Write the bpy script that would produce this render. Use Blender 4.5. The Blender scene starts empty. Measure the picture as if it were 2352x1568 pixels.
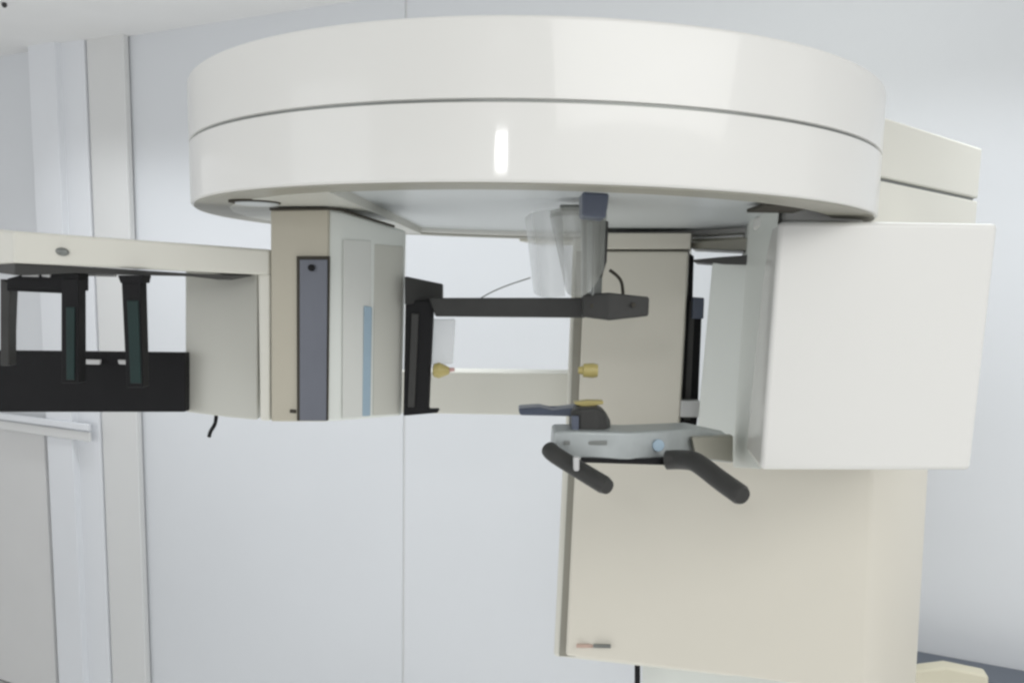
import bpy, bmesh, math, random
from mathutils import Vector, Matrix
random.seed(4)
S = bpy.context.scene
COL = S.collection

# ---------------------------------------------------------------- camera
F, TH, ROLL, PX, PY = 2150.0, 0.14029, 0.02084, 1176.0, 968.76   # focal and principal point on a 2352 px wide sheet
ct, st, cr, sr = math.cos(TH), math.sin(TH), math.cos(ROLL), math.sin(ROLL)
fwd = Vector((0, ct, -st)); up0 = Vector((0, st, ct)); rt0 = Vector((1, 0, 0))
R_ = rt0*cr + up0*sr
U_ = up0*cr - rt0*sr
cam_d = bpy.data.cameras.new('camera'); cam = bpy.data.objects.new('camera', cam_d); COL.objects.link(cam)
cam.matrix_world = Matrix(((R_.x, U_.x, -fwd.x, 0), (R_.y, U_.y, -fwd.y, 0), (R_.z, U_.z, -fwd.z, 0), (0, 0, 0, 1)))
cam_d.sensor_fit = 'HORIZONTAL'; cam_d.sensor_width = 36; cam_d.lens = F/2352*36
cam_d.shift_y = (PY-784)/2352
cam_d.clip_start = .02; cam_d.clip_end = 60
S.camera = cam

# ---------------------------------------------------------------- light
w = bpy.data.worlds.new('World'); S.world = w; w.use_nodes = True
bg = w.node_tree.nodes['Background']; bg.inputs[0].default_value = (.975, .985, 1, 1); bg.inputs[1].default_value = .83

def area(name, loc, target, sx, sy, power, col=(1, 1, 1), spread=180):
    d = bpy.data.lights.new(name, 'AREA'); d.shape = 'RECTANGLE'; d.size = sx; d.size_y = sy
    d.energy = power; d.color = col; d.spread = math.radians(spread)
    o = bpy.data.objects.new(name, d); COL.objects.link(o); o.location = loc
    v = Vector(target)-Vector(loc); o.rotation_euler = v.to_track_quat('-Z', 'Y').to_euler()
    return o
area('room_lamp', (.9, -.15, .78), (.35, 1.0, -.35), 1.8, .9, 9.0, (1, .99, .965), 125)
area('side_fill', (-2.2, .1, .15), (.3, 1.6, -.1), 1.2, 1.0, 3.6, (.94, .97, 1))  # unseen fill lamp added to brighten the left-facing sides
area('low_fill', (0, 1.4, -1.5), (0, 1.5, .1), 2.5, 1.6, 6.8, (1, 1, .98), 160)  # unseen upward fill lamp added to lift the undersides
area('left_fill', (-1.2, .9, -1.2), (-1.4, 1.9, .9), 1.4, 1.0, 1.2, (1, 1, 1), 120)  # unseen low fill lamp added, aimed up to the left
wl = area('wall_lamp', (-.15, 2.22, .80), (-.15, 2.22, -1), 3.6, .14, 12.5, (.94, .97, 1), 104)
wl.rotation_euler = (0, 0, -.49024)
area('strip_lamp', (-.49, -1.6, .50), (0, 1, .15), .17, .13, 2.6, (1, 1, 1))

vs = S.view_settings; vs.view_transform = 'Standard'; vs.look = 'None'; vs.exposure = .27; vs.gamma = 1; vs.use_curve_mapping = False
try: S.cycles.filter_width = 2.6
except Exception: pass

# ---------------------------------------------------------------- helpers
def ray(px, py):
    a0, b0 = px-PX, py-PY
    a = cr*a0+sr*b0; b = -sr*a0+cr*b0
    return Vector((a/F, ct-b/F*st, -st-b/F*ct))
def P(px, py, Y):                    # point of the place at distance Y seen at px, py of the photograph
    r = ray(px, py); return r*(Y/r.y)
def PZ(px, py, z):
    r = ray(px, py); return r*(z/r.z)

def mat(name, col, rough=.45, spec=.5, noise=.03, scale=6, metal=0, bump=.0, bscale=200, coat=0, alpha=1, trans=0):
    m = bpy.data.materials.new(name); m.use_nodes = True
    nt = m.node_tree; b = nt.nodes['Principled BSDF']
    b.inputs['Roughness'].default_value = rough; b.inputs['Metallic'].default_value = metal
    b.inputs['Specular IOR Level'].default_value = spec; b.inputs['Coat Weight'].default_value = coat
    b.inputs['Coat Roughness'].default_value = .06
    b.inputs['Alpha'].default_value = alpha; b.inputs['Transmission Weight'].default_value = trans
    tc = nt.nodes.new('ShaderNodeTexCoord'); n = nt.nodes.new('ShaderNodeTexNoise')
    n.inputs['Scale'].default_value = scale; n.inputs['Detail'].default_value = 5
    nt.links.new(tc.outputs['Object'], n.inputs['Vector'])
    mx = nt.nodes.new('ShaderNodeMix'); mx.data_type = 'RGBA'
    mx.inputs['A'].default_value = tuple(max(0, c*(1-noise)) for c in col)+(1,)
    mx.inputs['B'].default_value = tuple(min(1, c*(1+noise)) for c in col)+(1,)
    nt.links.new(n.outputs['Fac'], mx.inputs['Factor']); nt.links.new(mx.outputs['Result'], b.inputs['Base Color'])
    mr = nt.nodes.new('ShaderNodeMapRange'); mr.inputs['To Min'].default_value = max(.02, rough-.06); mr.inputs['To Max'].default_value = rough+.06
    nt.links.new(n.outputs['Fac'], mr.inputs['Value']); nt.links.new(mr.outputs['Result'], b.inputs['Roughness'])
    if bump:
        n2 = nt.nodes.new('ShaderNodeTexNoise'); n2.inputs['Scale'].default_value = bscale
        nt.links.new(tc.outputs['Object'], n2.inputs['Vector'])
        bp = nt.nodes.new('ShaderNodeBump'); bp.inputs['Strength'].default_value = bump; bp.inputs['Distance'].default_value = .002
        nt.links.new(n2.outputs['Fac'], bp.inputs['Height']); nt.links.new(bp.outputs['Normal'], b.inputs['Normal'])
    return m
M = dict(
    shell=mat('gloss_cream_paint', (.75, .745, .718), .36, .45, .02, 3, coat=.5),
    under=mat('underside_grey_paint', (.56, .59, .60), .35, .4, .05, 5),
    rim=mat('rim_grey', (.33, .32, .27), .4, .4, .05, 5),
    beige=mat('beige_paint', (.68, .65, .57), .4, .4, .03, 4, bump=.05),
    beigel=mat('pale_beige_paint', (.68, .67, .605), .4, .4, .03, 4, bump=.05),
    greyp=mat('pale_grey_plastic', (.72, .745, .71), .38, .4, .04, 5),
    beiged=mat('shaded_beige_cover', (.47, .44, .36), .4, .4, .04, 5),
    groove=mat('groove_grey', (.30, .29, .25), .7, .2, .1, 10),
    greyl=mat('light_grey_panel', (.68, .69, .66), .35, .4, .03, 5),
    greyd=mat('warm_grey_side', (.56, .56, .51), .38, .4, .04, 5),
    slot=mat('slate_panel', (.13, .14, .17), .35, .5, .12, 14),
    blue=mat('blue_strip', (.34, .45, .54), .25, .5, .1, 20),
    black=mat('black_plastic', (.010, .010, .011), .6, .2, .25, 30),
    dark=mat('charcoal_plastic', (.045, .045, .043), .5, .3, .25, 30),
    green=mat('dark_green_acrylic', (.010, .028, .026), .3, .3, .2, 20),
    slate=mat('slate_blue_plastic', (.085, .10, .14), .4, .5, .2, 20),
    metal=mat('cast_metal', (.42, .45, .45), .38, .5, .18, 40, metal=.35),
    steel=mat('dull_steel', (.22, .23, .22), .35, .5, .2, 40, metal=.6),
    gap=mat('dark_gap', (.06, .055, .045), .8, .2, .1, 10),
    yellow=mat('yellow_plastic', (.44, .37, .14), .4, .5, .15, 40),
    pink=mat('pink_plastic', (.5, .3, .28), .4, .5, .1, 40),
    acryl=mat('clear_acrylic', (.72, .74, .74), .15, .5, .05, 20, alpha=.36),
    smoke=mat('smoky_acrylic', (.40, .41, .38), .2, .5, .3, 25, alpha=.40),
    label=mat('silver_label', (.55, .55, .55), .4, .5, .05, 30),
    red=mat('red_print', (.50, .36, .30), .5, .4, .05, 30),
    wall=mat('white_wall_paint', (.68, .70, .725), .38, .35, .03, 2.0, bump=.08, bscale=260),
    trim=mat('white_trim_paint', (.74, .76, .79), .45, .4, .02, 4),
    strip=mat('warm_grey_panel', (.67, .675, .67), .5, .4, .03, 4),
    door=mat('grey_door_paint', (.66, .66, .655), .5, .4, .04, 4),
    ceil=mat('ceiling_paint', (.88, .88, .875), .8, .2, .03, 6, bump=.1, bscale=120),
    floor=mat('vinyl_floor', (.60, .60, .58), .4, .4, .08, 10),
    desk=mat('slate_desktop', (.10, .115, .14), .4, .4, .1, 20),
    deskf=mat('navy_desk_side', (.02, .025, .032), .5, .4, .1, 20),
    carton=mat('tan_carton', (.60, .57, .45), .6, .3, .06, 10),
)

def add_obj(name, bm, m, parent=None, bevel=0, seg=3, smooth=True):
    bmesh.ops.recalc_face_normals(bm, faces=bm.faces)
    me = bpy.data.meshes.new(name); bm.to_mesh(me); bm.free()
    o = bpy.data.objects.new(name, me); COL.objects.link(o); me.materials.append(m)
    if parent is not None: o.parent = parent
    if smooth:
        for p in me.polygons: p.use_smooth = True
    if bevel:
        b = o.modifiers.new('bevel', 'BEVEL'); b.width = bevel; b.segments = seg; b.limit_method = 'ANGLE'; b.angle_limit = math.radians(30)
        b.harden_normals = True
    elif smooth:
        # plain auto smoothing by sharp edges
        bm2 = bmesh.new(); bm2.from_mesh(me)
        for e in bm2.edges:
            if len(e.link_faces) == 2 and e.calc_face_angle(0) > .6: e.smooth = False
        bm2.to_mesh(me); bm2.free()
    return o
def tag(o, label=None, cat=None, kind=None, group=None):
    if label: o['label'] = label
    if cat: o['category'] = cat
    if kind: o['kind'] = kind
    if group: o['group'] = group
    return o
def empty(name, loc):
    o = bpy.data.objects.new(name, None); COL.objects.link(o); o.location = loc; o.empty_display_size = .1; return o

ORIG = {}
def body(name, cols, back, m, parent=None, bevel=.002, seg=3):
    """solid whose front is a strip of upright edges; cols = (x_top, y_top, x_bottom, y_bottom, Y); back = world offset of the rear"""
    bm = bmesh.new(); bk = Vector((back[0], back[1], back[2] if len(back) > 2 else 0))
    ft = [P(c[0], c[1], c[4]) for c in cols]; fb = [P(c[2], c[3], c[4]) for c in cols]
    vt = [bm.verts.new(v) for v in ft]; vb = [bm.verts.new(v) for v in fb]
    rt = [bm.verts.new(v+bk) for v in ft]; rb = [bm.verts.new(v+bk) for v in fb]
    n = len(cols)
    for i in range(n-1):
        bm.faces.new((vt[i], vt[i+1], vb[i+1], vb[i])); bm.faces.new((rt[i+1], rt[i], rb[i], rb[i+1]))
        bm.faces.new((rt[i], rt[i+1], vt[i+1], vt[i])); bm.faces.new((vb[i], vb[i+1], rb[i+1], rb[i]))
    bm.faces.new((vt[0], vb[0], rb[0], rt[0])); bm.faces.new((vt[-1], rt[-1], rb[-1], vb[-1]))
    return add_obj(name, bm, m, parent, bevel, seg)
def slab(name, pts, Y, t, m, parent=None, bevel=.0015, back=None):
    """outline at distance Y (number or list) with real thickness t going back"""
    bm = bmesh.new(); ys = Y if isinstance(Y, (list, tuple)) else [Y]*len(pts)
    bk = Vector(back) if back else Vector((0, t, 0))
    f = [P(x, y, yy) for (x, y), yy in zip(pts, ys)]
    a = [bm.verts.new(v) for v in f]; b = [bm.verts.new(v+bk) for v in f]; n = len(a)
    bm.faces.new(a); bm.faces.new(b[::-1])
    for i in range(n): bm.faces.new((a[i], b[i], b[(i+1) % n], a[(i+1) % n]))
    return add_obj(name, bm, m, parent, bevel, 2)
def tube_bm(bm, pts, r, seg=14):
    pts = [Vector(p) for p in pts]; rs = r if isinstance(r, (list, tuple)) else [r]*len(pts); rings = []
    for i, p in enumerate(pts):
        d = (pts[min(i+1, len(pts)-1)]-pts[max(i-1, 0)]).normalized()
        a = d.cross(Vector((.13, .31, .94))).normalized(); b = d.cross(a)
        rings.append([bm.verts.new(p+(a*math.cos(2*math.pi*k/seg)+b*math.sin(2*math.pi*k/seg))*rs[i]) for k in range(seg)])
    for i in range(len(rings)-1):
        for k in range(seg): bm.faces.new((rings[i][k], rings[i][(k+1) % seg], rings[i+1][(k+1) % seg], rings[i+1][k]))
    bm.faces.new(rings[0]); bm.faces.new(rings[-1][::-1])
def tube(name, pts, r, m, parent=None, seg=14):
    bm = bmesh.new(); tube_bm(bm, pts, r, seg); return add_obj(name, bm, m, parent)
def smoothpath(pts, n=8):
    out = []
    for i in range(len(pts)-1):
        p0 = pts[max(i-1, 0)]; p1 = pts[i]; p2 = pts[i+1]; p3 = pts[min(i+2, len(pts)-1)]
        for k in range(n):
            t = k/n
            out.append(.5*((2*p1)+(p2-p0)*t+(2*p0-5*p1+4*p2-p3)*t*t+(3*p1-p0-3*p2+p3)*t**3))
    out.append(pts[-1]); return out

# ---------------------------------------------------------------- room
PSI = .49024; CW = Vector((math.cos(PSI), -math.sin(PSI), 0)); NW = Vector((-math.sin(PSI), -math.cos(PSI), 0))   # along the wall, out of the wall
W0 = Vector((0, 2.62, 0))
def wu(px, py):
    r = ray(px, py); d = W0.dot(NW)/r.dot(NW); p = r*d
    return (p-W0).dot(CW), p.z
CEIL = wu(0, 130)[1]; print('CEIL', CEIL); FLOOR = -1.66
def wallbox(bm, u0, u1, z0, z1, d0, d1):
    vs_ = []
    for u in (u0, u1):
        for z in (z0, z1):
            for d in (d0, d1): vs_.append(bm.verts.new(W0+CW*u+NW*d+Vector((0, 0, z))))
    for f in ((0, 1, 3, 2), (4, 6, 7, 5), (0, 4, 5, 1), (2, 3, 7, 6), (0, 2, 6, 4), (1, 5, 7, 3)):
        bm.faces.new([vs_[i] for i in f])
def wbox(name, u0, u1, z0, z1, d0, d1, m, parent=None, bevel=.003):
    bm = bmesh.new(); wallbox(bm, u0, u1, z0, z1, d0, d1); return add_obj(name, bm, m, parent, bevel, 2)

uj = wu(927, 1200)[0]
tag(wbox('wall', -5, uj-.004, FLOOR-.05, CEIL+.2, -.12, 0, M['wall']), kind='structure')
tag(wbox('wall', uj+.004, 3.2, FLOOR-.05, CEIL+.2, -.12, .002, M['wall']), kind='structure')
tag(wbox('wall_backing', uj-.1, uj+.1, FLOOR-.05, CEIL+.2, -.14, -.004, M['strip'], bevel=0), kind='structure')
bm = bmesh.new()
v = [bm.verts.new(p) for p in ((-6, -4, FLOOR), (6, -4, FLOOR), (6, 7, FLOOR), (-6, 7, FLOOR))]; bm.faces.new(v)
tag(add_obj('floor', bm, M['floor'], smooth=False), kind='structure')
tag(wbox('ceiling', -5, 3.2, CEIL, CEIL+.1, .0, 6.5, M['ceil'], bevel=0), kind='structure')

L1 = wu(90, 300)[0]; L2 = wu(222, 300)[0]; L3 = wu(306, 300)[0]
LM = wu(168, 300)[0]; LE = wu(104, 300)[0]
bm = bmesh.new()
prof = [(L1, .004), (L1, .022), (LE-.004, .026), (LE, .055), (LM-.004, .058), (LM, .036), (L2-.006, .034), (L2-.006, .004)]
va = [bm.verts.new(W0+CW*u+NW*d+Vector((0, 0, FLOOR))) for u, d in prof]; vb = [bm.verts.new(W0+CW*u+NW*d+Vector((0, 0, CEIL+.02))) for u, d in prof]
bm.faces.new(va); bm.faces.new(vb[::-1])
for i in range(len(prof)): bm.faces.new((va[i], vb[i], vb[(i+1) % len(prof)], va[(i+1) % len(prof)]))
tag(add_obj('wall_pilaster', bm, M['trim'], None, .003, 2),
    'white stepped post between the grey door and the narrow warm grey panel', 'wall post')
tag(wbox('shadow_joint', L1-.012, L1-.001, FLOOR, CEIL+.02, .002, .006, M['groove'], bevel=0), kind='structure')
tag(wbox('wall_panel', L2, L3, FLOOR, CEIL+.02, .004, .03, M['strip'], bevel=.006),
    'narrow warm grey cover panel running up the wall right beside the white post', 'wall panel')
zd = wu(100, 990)[1]
dr = empty('door', W0+CW*(L1-.5)+Vector((0, 0, FLOOR))+NW*.03)
def keep(o, par):
    o.parent = par; o.matrix_parent_inverse = par.matrix_basis.inverted(); return o
bpy.context.view_layer.update()
keep(wbox('door_leaf', L1-.95, L1-.012, FLOOR+.01, zd-.004, .004, .035, M['door']), dr)
z2 = wu(100, 966)[1]; z3 = wu(100, 952)[1]
keep(wbox('header', L1-1.1, L2-.02, zd, z2-.006, .058, .066, M['strip']), dr)
keep(wbox('header_trim', L1-1.1, L2-.02, z2, z3, .058, .072, M['trim']), dr)
tag(dr, 'plain grey door with a pale ledge above it, below the black panel', 'door')

# small things by the right wall
dz = wu(2105, 1492)[1]
dk = empty('desk', W0+CW*2.2+Vector((0, 0, FLOOR))+NW*.3)
bpy.context.view_layer.update()
u0 = wu(2095, 1500)[0]
keep(wbox('desktop', u0-.5, u0+1.4, dz-.035, dz, .004, .12, M['desk']), dk)
keep(wbox('side_panel', u0-.5, u0+1.4, FLOOR, dz-.037, .004, .10, M['deskf']), dk)
tag(dk, 'dark slate blue ledge of a desk low against the right wall', 'desk')
c = body('carton', [(2060, 1546, 2060, 1700, 1.76), (2175, 1532, 2175, 1700, 1.74), (2272, 1552, 2266, 1700, 1.72)], (.01, .04), M['carton'], None, .006)
tag(c, 'tan box with a pale top edge before the dark desk ledge', 'box')
hk = P(10, 12, 1)
r = ray(10, 12); hk = r*((CEIL-.006)/r.z)
bm = bmesh.new(); bmesh.ops.create_uvsphere(bm, u_segments=14, v_segments=8, radius=.008, matrix=Matrix.Translation(hk))
tag(add_obj('ceiling_hook', bm, M['dark']), 'tiny dark round hook in the ceiling at the top left corner', 'hook')

# ---------------------------------------------------------------- the X-ray machine
RC = Vector((.0234, 1.4448, 0)); ZB, ZS, ZT = .1045, .181, .2615; RA, RB = .487, .502
mc = empty('dental_xray_machine', (.35, 1.9, FLOOR))
tag(mc, 'cream dental panoramic x-ray machine with a big round overhead ring on a beige column', 'x-ray machine')
bpy.context.view_layer.update()
def on(o, parent=mc):
    o.parent = parent
    pw = parent.matrix_world if parent is mc else Matrix.Translation(mc.location) @ Matrix()
    if parent is mc: o.matrix_parent_inverse = mc.matrix_basis.inverted()
    return o
# sub-parts: their part already carries the inverse, so they sit in the same world frame
def sub(o, part): o.parent = part; return o

def lathe(prof, n=160):
    bm = bmesh.new(); rings = []
    for (off, z) in prof:          # off = inward offset from the rim, None = centre
        if off is None: rings.append([bm.verts.new((RC.x, RC.y, z))])
        else: rings.append([bm.verts.new((RC.x+(RA-off)*math.cos(2*math.pi*k/n), RC.y+(RB-off)*math.sin(2*math.pi*k/n), z)) for k in range(n)])
    for a, b in zip(rings[:-1], rings[1:]):
        for k in range(n):
            j = (k+1) % n
            if len(a) == 1: bm.faces.new((a[0], b[k], b[j]))
            elif len(b) == 1: bm.faces.new((a[k], a[j], b[0]))
            else: bm.faces.new((a[k], a[j], b[j], b[k]))
    return bm
def arc(o0, z0, r, q, n=6):       # rounded rim corner
    out = []
    for i in range(n+1):
        t = i/n*math.pi/2
        if q == 'top': out.append((o0+r-r*math.cos(t), z0-r+r*math.sin(t)))
        else: out.append((o0+r-r*math.sin(t), z0+r-r*math.cos(t)))
    return out
up = on(add_obj('ring_upper_cover', lathe([(.02, ZS+.0024), (.002, ZS+.0024), (0, ZS+.0034), (0, ZS+.0065), (0, ZT-.012), (0, ZT-.006)]+arc(0, ZT, .004, 'top')+[(.1, ZT+.002), (None, ZT+.003)]), M['shell']))
lo_prof = [(.02, ZS), (.002, ZS), (0, ZS-.001), (0, ZS-.004), (0, ZB+.010), (0, ZB+.005)]+[(a, b) for a, b in reversed(arc(0, ZB, .003, 'bot'))]+[(.056, ZB), (.059, ZB+.003), (.059, ZB+.012)]
lw = on(add_obj('ring_lower_cover', lathe(lo_prof), M['shell']))
sub(add_obj('seam_strip', lathe([(.003, ZS-.003), (.003, ZS+.006), (.015, ZS+.006), (.015, ZS-.003), (.003, ZS-.003)]), M['steel']), lw)
un = on(add_obj('ring_underside', lathe([(.0595, ZB+.010), (None, ZB+.010)]), M['under']))
sub(add_obj('rim_band', lathe([(.0045, ZB-.0015), (.0575, ZB-.0015), (.0575, ZB+.0005), (.0045, ZB+.0005), (.0045, ZB-.0015)]), M['rim']), un)
# mounting plate on the left of the underside
bm = bmesh.new(); pl = []
for k in range(13):
    a = math.radians(118+k*(238-118)/12)
    pl.append((RC.x+(RA-.050)*math.cos(a), RC.y+(RB-.050)*math.sin(a)))
a_ = [bm.verts.new((x, y, ZB-.0022)) for x, y in pl]; b_ = [bm.verts.new((x, y, ZB+.012)) for x, y in pl]
bm.faces.new(a_); bm.faces.new(b_[::-1])
for i in range(len(pl)): bm.faces.new((a_[i], b_[i], b_[(i+1) % len(pl)], a_[(i+1) % len(pl)]))
mp = sub(add_obj('mounting_plate', bm, M['greyd'], None, .001), un)
cp = PZ(585, 471, ZB-.006)
def disc(name, c, r, h, m, axis='Z', n=36, bevel=.001):
    bm = bmesh.new(); mt = Matrix.Translation(c)
    if axis == 'Y': mt = mt @ Matrix.Rotation(math.pi/2, 4, 'X')
    if axis == 'X': mt = mt @ Matrix.Rotation(math.pi/2, 4, 'Y')
    bmesh.ops.create_cone(bm, cap_ends=True, segments=n, radius1=r, radius2=r, depth=h, matrix=mt)
    return add_obj(name, bm, m, None, bevel, 2)
sub(disc('round_cap', cp+Vector((0, 0, .0035)), .032, .003, M['gap']), un)
sub(disc('round_cap', cp+Vector((.003, 0, .002)), .027, .003, M['under']), un)

# fixed arm behind the ring, to the right
def planbody(name, plan, z0, z1, m, bevel=.004):
    bm = bmesh.new()
    a = [bm.verts.new((x, y, z0)) for x, y in plan]; b = [bm.verts.new((x, y, z1)) for x, y in plan]; n = len(a)
    bm.faces.new(a[::-1]); bm.faces.new(b)
    for i in range(n): bm.faces.new((a[i], a[(i+1) % n], b[(i+1) % n], b[i]))
    return add_obj(name, bm, m, None, bevel)
q0 = P(2000, 392, 1.40); q1 = P(2246, 459, 1.68)
ap = [(q0.x-.02, q0.y), (q1.x, q1.y), (q1.x+.03, q1.y+.30), (.15, 2.05), (.15, 1.93)]
# the arm stands outside the ring: its inner side follows the rim
ring_side = []
for dgr in (92, 75, 60, 45, 30, 15, 2, -6):
    a = math.radians(dgr); ring_side.append((RC.x+(RA+.004)*math.cos(a), RC.y+(RB+.004)*math.sin(a)))
plan = ring_side+[(q1.x, q1.y), (q1.x+.05, q1.y+.30), (.05, 2.10)]
zt_a = P(2250, 341, q1.y).z; zb_a = .098
oa = on(planbody('overhead_arm', plan, q1.z+.0025, zt_a, M['beigel'], .004))
sub(planbody('lower_cover', plan, zb_a, q1.z-.0025, M['beigel'], .003), oa)
cx = sum(p[0] for p in plan)/len(plan); cy = sum(p[1] for p in plan)/len(plan)
sub(planbody('seam_strip', [(x+(cx-x)*.02, y+(cy-y)*.02) for x, y in plan], q1.z-.004, q1.z+.004, M['steel'], 0), oa)

# column
colm = on(body('column', [(1316, 545, 1296, 1040, 1.775), (1585, 545, 1560, 1000, 1.74)], (.06, .30), M['beigel'], None, .006))
fcv = sub(body('upper_front_cover', [(1343, 577, 1323, 1052, 1.745), (1582, 577, 1556, 1052, 1.69)], (.012, .05), M['beige'], None, .004), colm)
sub(body('top_trim', [(1345, 535, 1345, 572, 1.742), (1588, 535, 1586, 572, 1.69)], (.012, .05), M['beige'], None, .002), colm)
sub(body('cover_gap', [(1324, 577, 1306, 1052, 1.765), (1360, 577, 1340, 1052, 1.757)], (.002, .004), M['groove'], None, 0), colm)
# wide lower carriage
lc = on(body('lower_carriage', [(1292, 1040, 1270, 1508, 1.735), (1700, 1040, 1690, 1556, 1.645)], (.08, .30), M['beigel'], None, .008))
sub(body('front_cover', [(1322, 1040, 1299, 1506, 1.70), (1700, 1040, 1690, 1553, 1.60), (1960, 1040, 1940, 1585, 1.535), (2005, 1040, 1985, 1592, 1.53), (2055, 1040, 2035, 1594, 1.55), (2135, 1040, 2103, 1590, 1.66)], (.03, .26), M['beige'], None, .006), lc)
sub(body('cover_gap', [(1307, 1040, 1284, 1506, 1.728), (1345, 1040, 1322, 1507, 1.716)], (.002, .004), M['groove'], None, 0), lc)
sub(slab('badge', [(1324, 1479), (1362, 1479), (1362, 1487), (1324, 1487)], 1.683, .004, M['red'], None, .0005), lc)
sub(slab('badge', [(1363, 1479), (1403, 1480), (1403, 1488), (1363, 1487)], [1.676, 1.664, 1.664, 1.676], .004, M['steel'], None, .0005), lc)
cb = on(body('column_base', [(1475, 1500, 1475, 1760, 1.80), (1900, 1540, 1900, 1800, 1.72)], (.05, .2), M['greyp'], None, .004))
on(tube('power_cable', [P(1464, 1500, 1.76), P(1464, 1580, 1.76), P(1464, 1900, 1.76)], .0055, M['black']))
# black guide rail right of the upper column
rl = on(slab('guide_rail', [(1574, 577), (1594, 588), (1591, 690), (1613, 700), (1602, 962), (1600, 976), (1548, 985)], 1.72, .03, M['black'], None, .001))
sub(body('rail_edge', [(1584, 690, 1571, 965, 1.715), (1597, 690, 1585, 965, 1.713)], (.0, .004), M['dark'], None, .001), rl)
sub(slab('rail_block', [(1592, 682), (1618, 684), (1616, 732), (1590, 732)], 1.70, .03, M['slate']), rl)
sub(slab('rail_stop', [(1566, 920), (1608, 920), (1606, 958), (1564, 958)], 1.68, .02, M['label']), rl)

# detector housing on the left
dh = on(body('detector_housing', [(622, 484, 622, 966, 1.27), (757, 480, 752, 968, 1.25), (790, 486, 786, 966, 1.262), (932, 530, 922, 955, 1.36)], (-.02, .16), M['greyp'], None, .004))
sub(body('front_cover', [(621, 482, 622, 968, 1.262), (755, 479, 751, 968, 1.243)], (0, .012), M['beiged'], None, .003), dh)
sub(body('side_strip', [(592, 628, 597, 965, 1.272), (620, 628, 620, 967, 1.268)], (0, .05), M['beigel'], None, .003), dh)
sub(slab('slot_frame', [(681, 588), (757, 588), (753, 966), (682, 966)], [1.2495, 1.240, 1.240, 1.2495], .005, M['gap'], None, .0005), dh)
sub(slab('slot_panel', [(688, 596), (752, 596), (749, 966), (688, 966)], [1.2475, 1.2385, 1.2385, 1.2475], .006, M['slot'], None, .001), dh)
sub(disc('screw', P(715, 615, 1.241), .0045, .004, M['black'], 'Y'), dh)
sub(slab('inset_panel', [(788, 550), (852, 552), (850, 955), (786, 960)], [1.2585, 1.3025, 1.3025, 1.2585], .004, M['greyl'], None, .001), dh)
sub(slab('indicator_strip', [(836, 702), (854, 705), (850, 955), (832, 956)], [1.289, 1.3015, 1.3015, 1.289], .004, M['blue'], None, .001), dh)
sub(slab('edge_panel', [(860, 560), (926, 566), (917, 950), (856, 954)], [1.3085, 1.3535, 1.3535, 1.3085], .004, M['greyd'], None, .001), dh)
sub(slab('button', [(665, 940), (680, 941), (680, 949), (665, 948)], 1.252, .008, M['gap'], None, .001), dh)
tp = [PZ(617, 478, ZB-.008), PZ(770, 478, ZB-.008), P(907, 521, 1.345)]
sub(tube('seam_strip', [P(620, 480, 1.262), P(757, 479, 1.242), P(780, 481, 1.25), P(905, 520, 1.335)], .0018, M['gap']), dh)
# housing of the cassette side, further left
ch = on(body('side_housing', [(425, 618, 425, 946, 1.35), (520, 620, 520, 958, 1.325), (592, 622, 592, 965, 1.30)], (-.01, .16), M['greyd'], None, .004))
on(tube('cable_stub', smoothpath([P(497, 950, 1.36), P(494, 972, 1.355), P(484, 990, 1.35), P(480, 1003, 1.35)], 5), .0028, M['black']))

# cephalostat beam
bmn = on(body('cephalostat_beam', [(-40, 522, -40, 609, 1.24), (32, 530, 32, 604, 1.17), (620, 573, 620, 632, 1.265)], (.0, .10), M['beigel'], None, .004))
bm = bmesh.new(); c0 = P(143, 578, 1.1865)
for k in range(24):
    pass
bmesh.ops.create_uvsphere(bm, u_segments=24, v_segments=12, radius=1, matrix=Matrix.Translation(c0) @ Matrix.Rotation(.15, 4, 'Y') @ Matrix.Diagonal((.0085, .005, .0052, 1)))
sub(add_obj('oval_knob', bm, M['steel']), bmn)
sub(body('beam_underplate', [(-40, 608, -40, 622, 1.245), (34, 604, 34, 632, 1.18), (180, 612, 180, 628, 1.20), (430, 628, 430, 634, 1.24), (560, 632, 500, 642, 1.26)], (0, .08), M['dark'], None, .001), bmn)
hf = on(slab('holder_frame', [(15, 640), (60, 628), (180, 628), (180, 668), (15, 660)], 1.20, .03, M['black']))
sub(slab('label', [(50, 627), (88, 628), (88, 636), (50, 635)], 1.197, .004, M['label'], None, .0005), hf)
sub(slab('label', [(94, 628), (115, 630), (113, 637), (96, 635)], 1.197, .004, M['label'], None, .0005), hf)
sub(slab('upright', [(0, 640), (24, 650), (20, 760), (20, 840), (0, 840)], 1.21, .02, M['dark']), hf)
sub(slab('crossbar', [(15, 655), (150, 655), (150, 674), (15, 668)], 1.205, .02, M['black']), hf)
e1 = on(slab('ear_rod', [(140, 640), (180, 640), (181, 880), (140, 880)], 1.195, .022, M['black']))
sub(slab('acrylic_core', [(151, 705), (171, 705), (170, 872), (152, 872)], 1.193, .01, M['green'], None, .001), e1)
e2 = on(slab('ear_rod', [(278, 640), (322, 640), (329, 890), (290, 890)], 1.205, .022, M['black']))
sub(slab('acrylic_core', [(291, 690), (317, 690), (324, 880), (299, 880)], 1.203, .01, M['green'], None, .001), e2)
sub(slab('collar', [(270, 632), (330, 632), (326, 650), (276, 650)], 1.203, .026, M['black'], None, .001), e2)
on(slab('hanger_plate', [(183, 624), (262, 626), (262, 636), (183, 634)], 1.25, .01, M['label'], None, .001))
ck = on(body('cassette_panel', [(-40, 805, -40, 946, 1.34), (425, 810, 425, 946, 1.325)], (0, .02), M['black'], None, .002))
sub(slab('label', [(180, 825), (230, 826), (228, 837), (182, 836)], 1.32, .006, M['label'], None, .001), ck)
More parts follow.
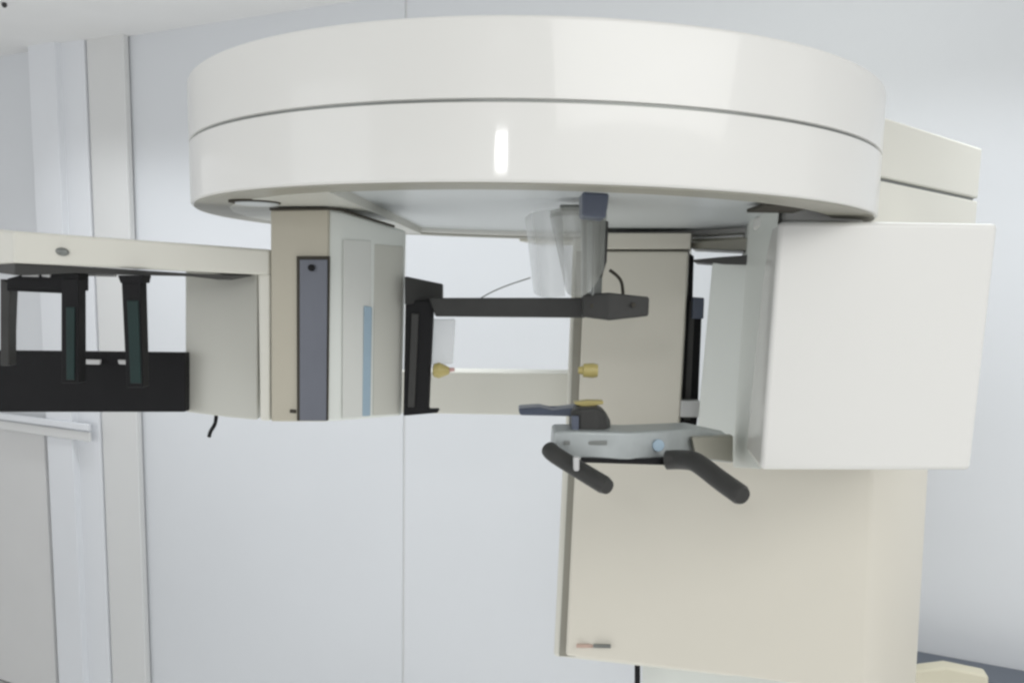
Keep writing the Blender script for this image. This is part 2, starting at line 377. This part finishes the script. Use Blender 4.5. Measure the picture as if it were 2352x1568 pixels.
sub(slab('label', [(270, 826), (289, 827), (289, 837), (272, 836)], 1.316, .006, M['label'], None, .001), ck)

# rear beige bar seen through the opening
rb = on(body('rear_bar', [(900, 852, 900, 948, 2.0), (1335, 858, 1335, 955, 1.85)], (.05, .1), M['beigel'], None, .003))

# tube head housing on the right
th = on(body('tube_head_housing', [(1727, 476, 1684, 1074, 1.47), (1764, 474, 1722, 1076, 1.33), (1790, 474, 1748, 1078, 1.235)], (.05, .25), M['greyp'], None, .003))
sub(body('front_panel', [(1790, 508, 1746, 1079, 1.225), (2040, 509, 1990, 1080, 1.22), (2294, 513, 2230, 1080, 1.235)], (.03, .26), M['shell'], None, .007, 4), th)
on(slab('shadow_strip', [(1762, 463), (1880, 464), (1880, 474), (1762, 473)], [1.15, 1.12, 1.12, 1.15], .10, M['gap'], None, .001))  # dark strip put in for the shadow line under the ring
nk = sub(body('neck', [(1800, 474, 1795, 514, 1.27), (1900, 474, 1900, 514, 1.27), (1985, 492, 1985, 516, 1.30)], (0, .16), M['shell'], None, .010, 4), th)
sub(disc('screw', P(1935, 490, 1.268), .003, .004, M['steel'], 'Y'), th)
ir = on(body('inner_panel', [(1636, 603, 1600, 998, 1.60), (1722, 603, 1695, 1003, 1.52)], (.03, .06), M['greyp'], None, .003))
sub(body('top_cap', [(1592, 596, 1592, 602, 1.66), (1655, 590, 1655, 607, 1.58), (1724, 585, 1724, 608, 1.50)], (.03, .12), M['dark'], None, .002), ir)
on(body('cross_beam', [(1588, 556, 1588, 571, 1.72), (1730, 545, 1730, 577, 1.55)], (.03, .12), M['rim'], None, .002))

# patient positioning gear
hs = on(body('head_support', [(1337, 440, 1337, 496, 1.06), (1400, 444, 1392, 502, 1.06)], (0, .05), M['slate'], None, .003))
sub(body('post', [(1338, 494, 1338, 690, 1.24), (1362, 494, 1362, 690, 1.225), (1388, 494, 1382, 690, 1.24)], (0, .03), M['steel'], None, .003), hs)
sub(slab('post_core', [(1349, 510), (1362, 510), (1359, 672), (1349, 672)], 1.218, .01, M['metal'], None, .002), hs)
def sheet(name, cols, t, m):
    bm = bmesh.new(); n = len(cols); bk = Vector((0, t, 0))
    def row(f):
        out = []
        for c in cols:
            x = c[0]+(c[2]-c[0])*f; y = c[1]+(c[3]-c[1])*f; out.append(P(x, y, c[4]))
        return smoothpath(out, 4)
    rows = [row(f/6) for f in range(7)]
    F_ = [[bm.verts.new(v) for v in rw] for rw in rows]; B_ = [[bm.verts.new(v+bk) for v in rw] for rw in rows]
    m_ = len(rows[0])
    for i in range(6):
        for j in range(m_-1):
            bm.faces.new((F_[i][j], F_[i][j+1], F_[i+1][j+1], F_[i+1][j])); bm.faces.new((B_[i][j+1], B_[i][j], B_[i+1][j], B_[i+1][j+1]))
        bm.faces.new((F_[i][0], F_[i+1][0], B_[i+1][0], B_[i][0])); bm.faces.new((F_[i+1][-1], F_[i][-1], B_[i][-1], B_[i+1][-1]))
    for j in range(m_-1):
        bm.faces.new((F_[0][j+1], F_[0][j], B_[0][j], B_[0][j+1])); bm.faces.new((F_[6][j], F_[6][j+1], B_[6][j+1], B_[6][j]))
    return add_obj(name, bm, m)
sub(sheet('clear_shield', [(1206, 500, 1226, 672, 1.33), (1222, 488, 1238, 680, 1.29), (1252, 482, 1262, 684, 1.265), (1292, 480, 1298, 680, 1.255)], .004, M['acryl']), hs)
sub(sheet('smoky_shield', [(1262, 492, 1300, 668, 1.235), (1282, 486, 1310, 678, 1.205), (1320, 484, 1334, 682, 1.185), (1362, 488, 1362, 660, 1.19), (1392, 498, 1388, 620, 1.215)], .004, M['smoke']), hs)
sub(sheet('shield_rim', [(1264, 484, 1265, 500, 1.232), (1284, 478, 1285, 495, 1.202), (1320, 476, 1321, 494, 1.182), (1362, 480, 1362, 498, 1.187), (1394, 490, 1393, 508, 1.212)], .003, M['smoke']), hs)
sub(slab('bracket', [(1286, 470), (1340, 470), (1342, 484), (1288, 484)], 1.22, .02, M['steel'], None, .001), hs)
sub(slab('hinge', [(1380, 505), (1398, 508), (1394, 600), (1382, 640)], 1.23, .02, M['dark']), hs)
fb = on(slab('forehead_bar', [(985, 684), (1060, 684), (1345, 684), (1345, 730), (1000, 727)], [1.33, 1.32, 1.26, 1.26, 1.33], .018, M['dark'], None, .002))
sub(body('clamp', [(1338, 676, 1338, 728, 1.23), (1400, 672, 1400, 736, 1.22), (1492, 682, 1490, 726, 1.235)], (0, .03), M['dark'], None, .003), fb)
lb = on(slab('side_bracket', [(931, 690), (996, 690), (984, 940), (1008, 940), (1006, 948), (926, 955)], [1.34]*6, .02, M['black'], None, .002))
sub(body('top_plate', [(929, 634, 929, 700, 1.33), (1016, 652, 1016, 692, 1.37)], (0, .02), M['dark'], None, .002), lb)
sub(slab('inner_edge', [(945, 720), (962, 720), (952, 935), (936, 935)], 1.336, .01, M['dark'], None, .001), lb)
on(tube('wire', smoothpath([P(1105, 684, 1.33), P(1135, 668, 1.33), P(1175, 652, 1.32), P(1218, 638, 1.30)], 5), .0009, M['steel']))
on(tube('wire', smoothpath([P(1400, 620, 1.25), P(1418, 634, 1.25), P(1428, 650, 1.25), P(1431, 676, 1.25)], 5), .0022, M['gap']))
on(slab('clear_pad', [(988, 732), (1046, 732), (1040, 836), (992, 840)], 1.36, .006, M['acryl'], None, .002))
def knob(c, ax, prof, m, tip=None):
    bm = bmesh.new(); pts = [c+ax*d for d, r in prof]; tube_bm(bm, pts, [r for d, r in prof], 20)
    return on(add_obj('knob', bm, m))
X = Vector((1, 0, 0))
k1 = knob(P(994, 850, 1.34), X, [(0, .006), (.002, .0095), (.009, .0115), (.015, .009), (.022, .006), (.024, .004)], M['yellow'])
bm = bmesh.new(); tube_bm(bm, [P(1033, 849, 1.34), P(1044, 848, 1.34)], [.0035, .0025], 12); sub(add_obj('tip', bm, M['pink']), k1)
k2 = knob(P(1328, 850, 1.25), X, [(0, .0045), (.006, .006), (.007, .009), (.020, .010), (.026, .0085)], M['yellow'])
k3 = on(slab('knob', [(1318, 924), (1350, 920), (1386, 921), (1386, 928), (1346, 934), (1322, 929)], 1.235, .02, M['yellow'], None, .001))
for sx, sy, sY in ((1360, 702, 1.2285), (1455, 700, 1.2255)):
    sub(disc('screw', P(sx, sy, sY), .003, .005, M['gap'], 'Y', 16, .0005), fb)
cr_ = on(slab('chin_rest', [(1190, 938), (1240, 935), (1270, 942), (1320, 936), (1380, 936), (1380, 960), (1300, 956), (1194, 954)], [1.27, 1.27, 1.26, 1.24, 1.22, 1.22, 1.24, 1.27], .045, M['slate'], None, .003))
sub(body('chin_block', [(1312, 944, 1312, 992, 1.225), (1330, 938, 1330, 994, 1.21), (1372, 936, 1372, 994, 1.21), (1392, 946, 1394, 994, 1.22), (1402, 965, 1402, 994, 1.24)], (0, .05), M['dark'], None, .004), cr_)
sub(slab('clamp_post', [(1313, 955), (1330, 955), (1330, 995), (1313, 995)], 1.205, .01, M['slate'], None, .002), cr_)
sa = on(body('support_arm', [(1272, 990, 1268, 1046, 1.20), (1320, 990, 1320, 1054, 1.19), (1440, 992, 1440, 1056, 1.20), (1530, 988, 1530, 1056, 1.24), (1590, 985, 1590, 1054, 1.30), (1682, 1004, 1682, 1064, 1.40)], (.0, .07), M['metal'], None, .004))
sub(slab('arm_groove', [(1295, 1012), (1395, 1012), (1395, 1022), (1295, 1022)], [1.192, 1.193, 1.193, 1.192], .004, M['steel'], None, .001), sa)
sub(disc('lens', P(1512, 1022, 1.2268), .008, .006, M['blue'], 'Y'), sa)
sub(slab('arm_brace', [(1590, 1005), (1684, 1000), (1684, 1062), (1600, 1050)], [1.28, 1.39, 1.39, 1.28], .02, M['rim'], None, .002), sa)
sub(slab('stub', [(1317, 1050), (1331, 1050), (1331, 1082), (1318, 1082)], 1.125, .012, M['label'], None, .002), sa)
sub(body('arm_underplate', [(1335, 1052, 1335, 1062, 1.185), (1600, 1054, 1600, 1070, 1.235)], (0, .05), M['black'], None, .001), sa)
def handle(pts, Ys, rad, end):
    p = [P(x, y, Y) for (x, y), Y in zip(pts, Ys)]
    bm = bmesh.new(); q = smoothpath(p, 6); rr = [rad]*len(q); rr[0] = rad*.7; rr[-1] = rad*.82
    tube_bm(bm, q, rr, 18)
    for v_ in bm.verts: pass
    return on(add_obj('handle', bm, M['dark']))
h1 = handle([(1262, 1032), (1275, 1044), (1320, 1072), (1396, 1118)], [1.19, 1.175, 1.15, 1.10], .0112, 0)
h2 = handle([(1528, 1056), (1560, 1055), (1590, 1058), (1612, 1070), (1655, 1103), (1706, 1139)], [1.22, 1.21, 1.19, 1.175, 1.14, 1.10], .0128, 0)
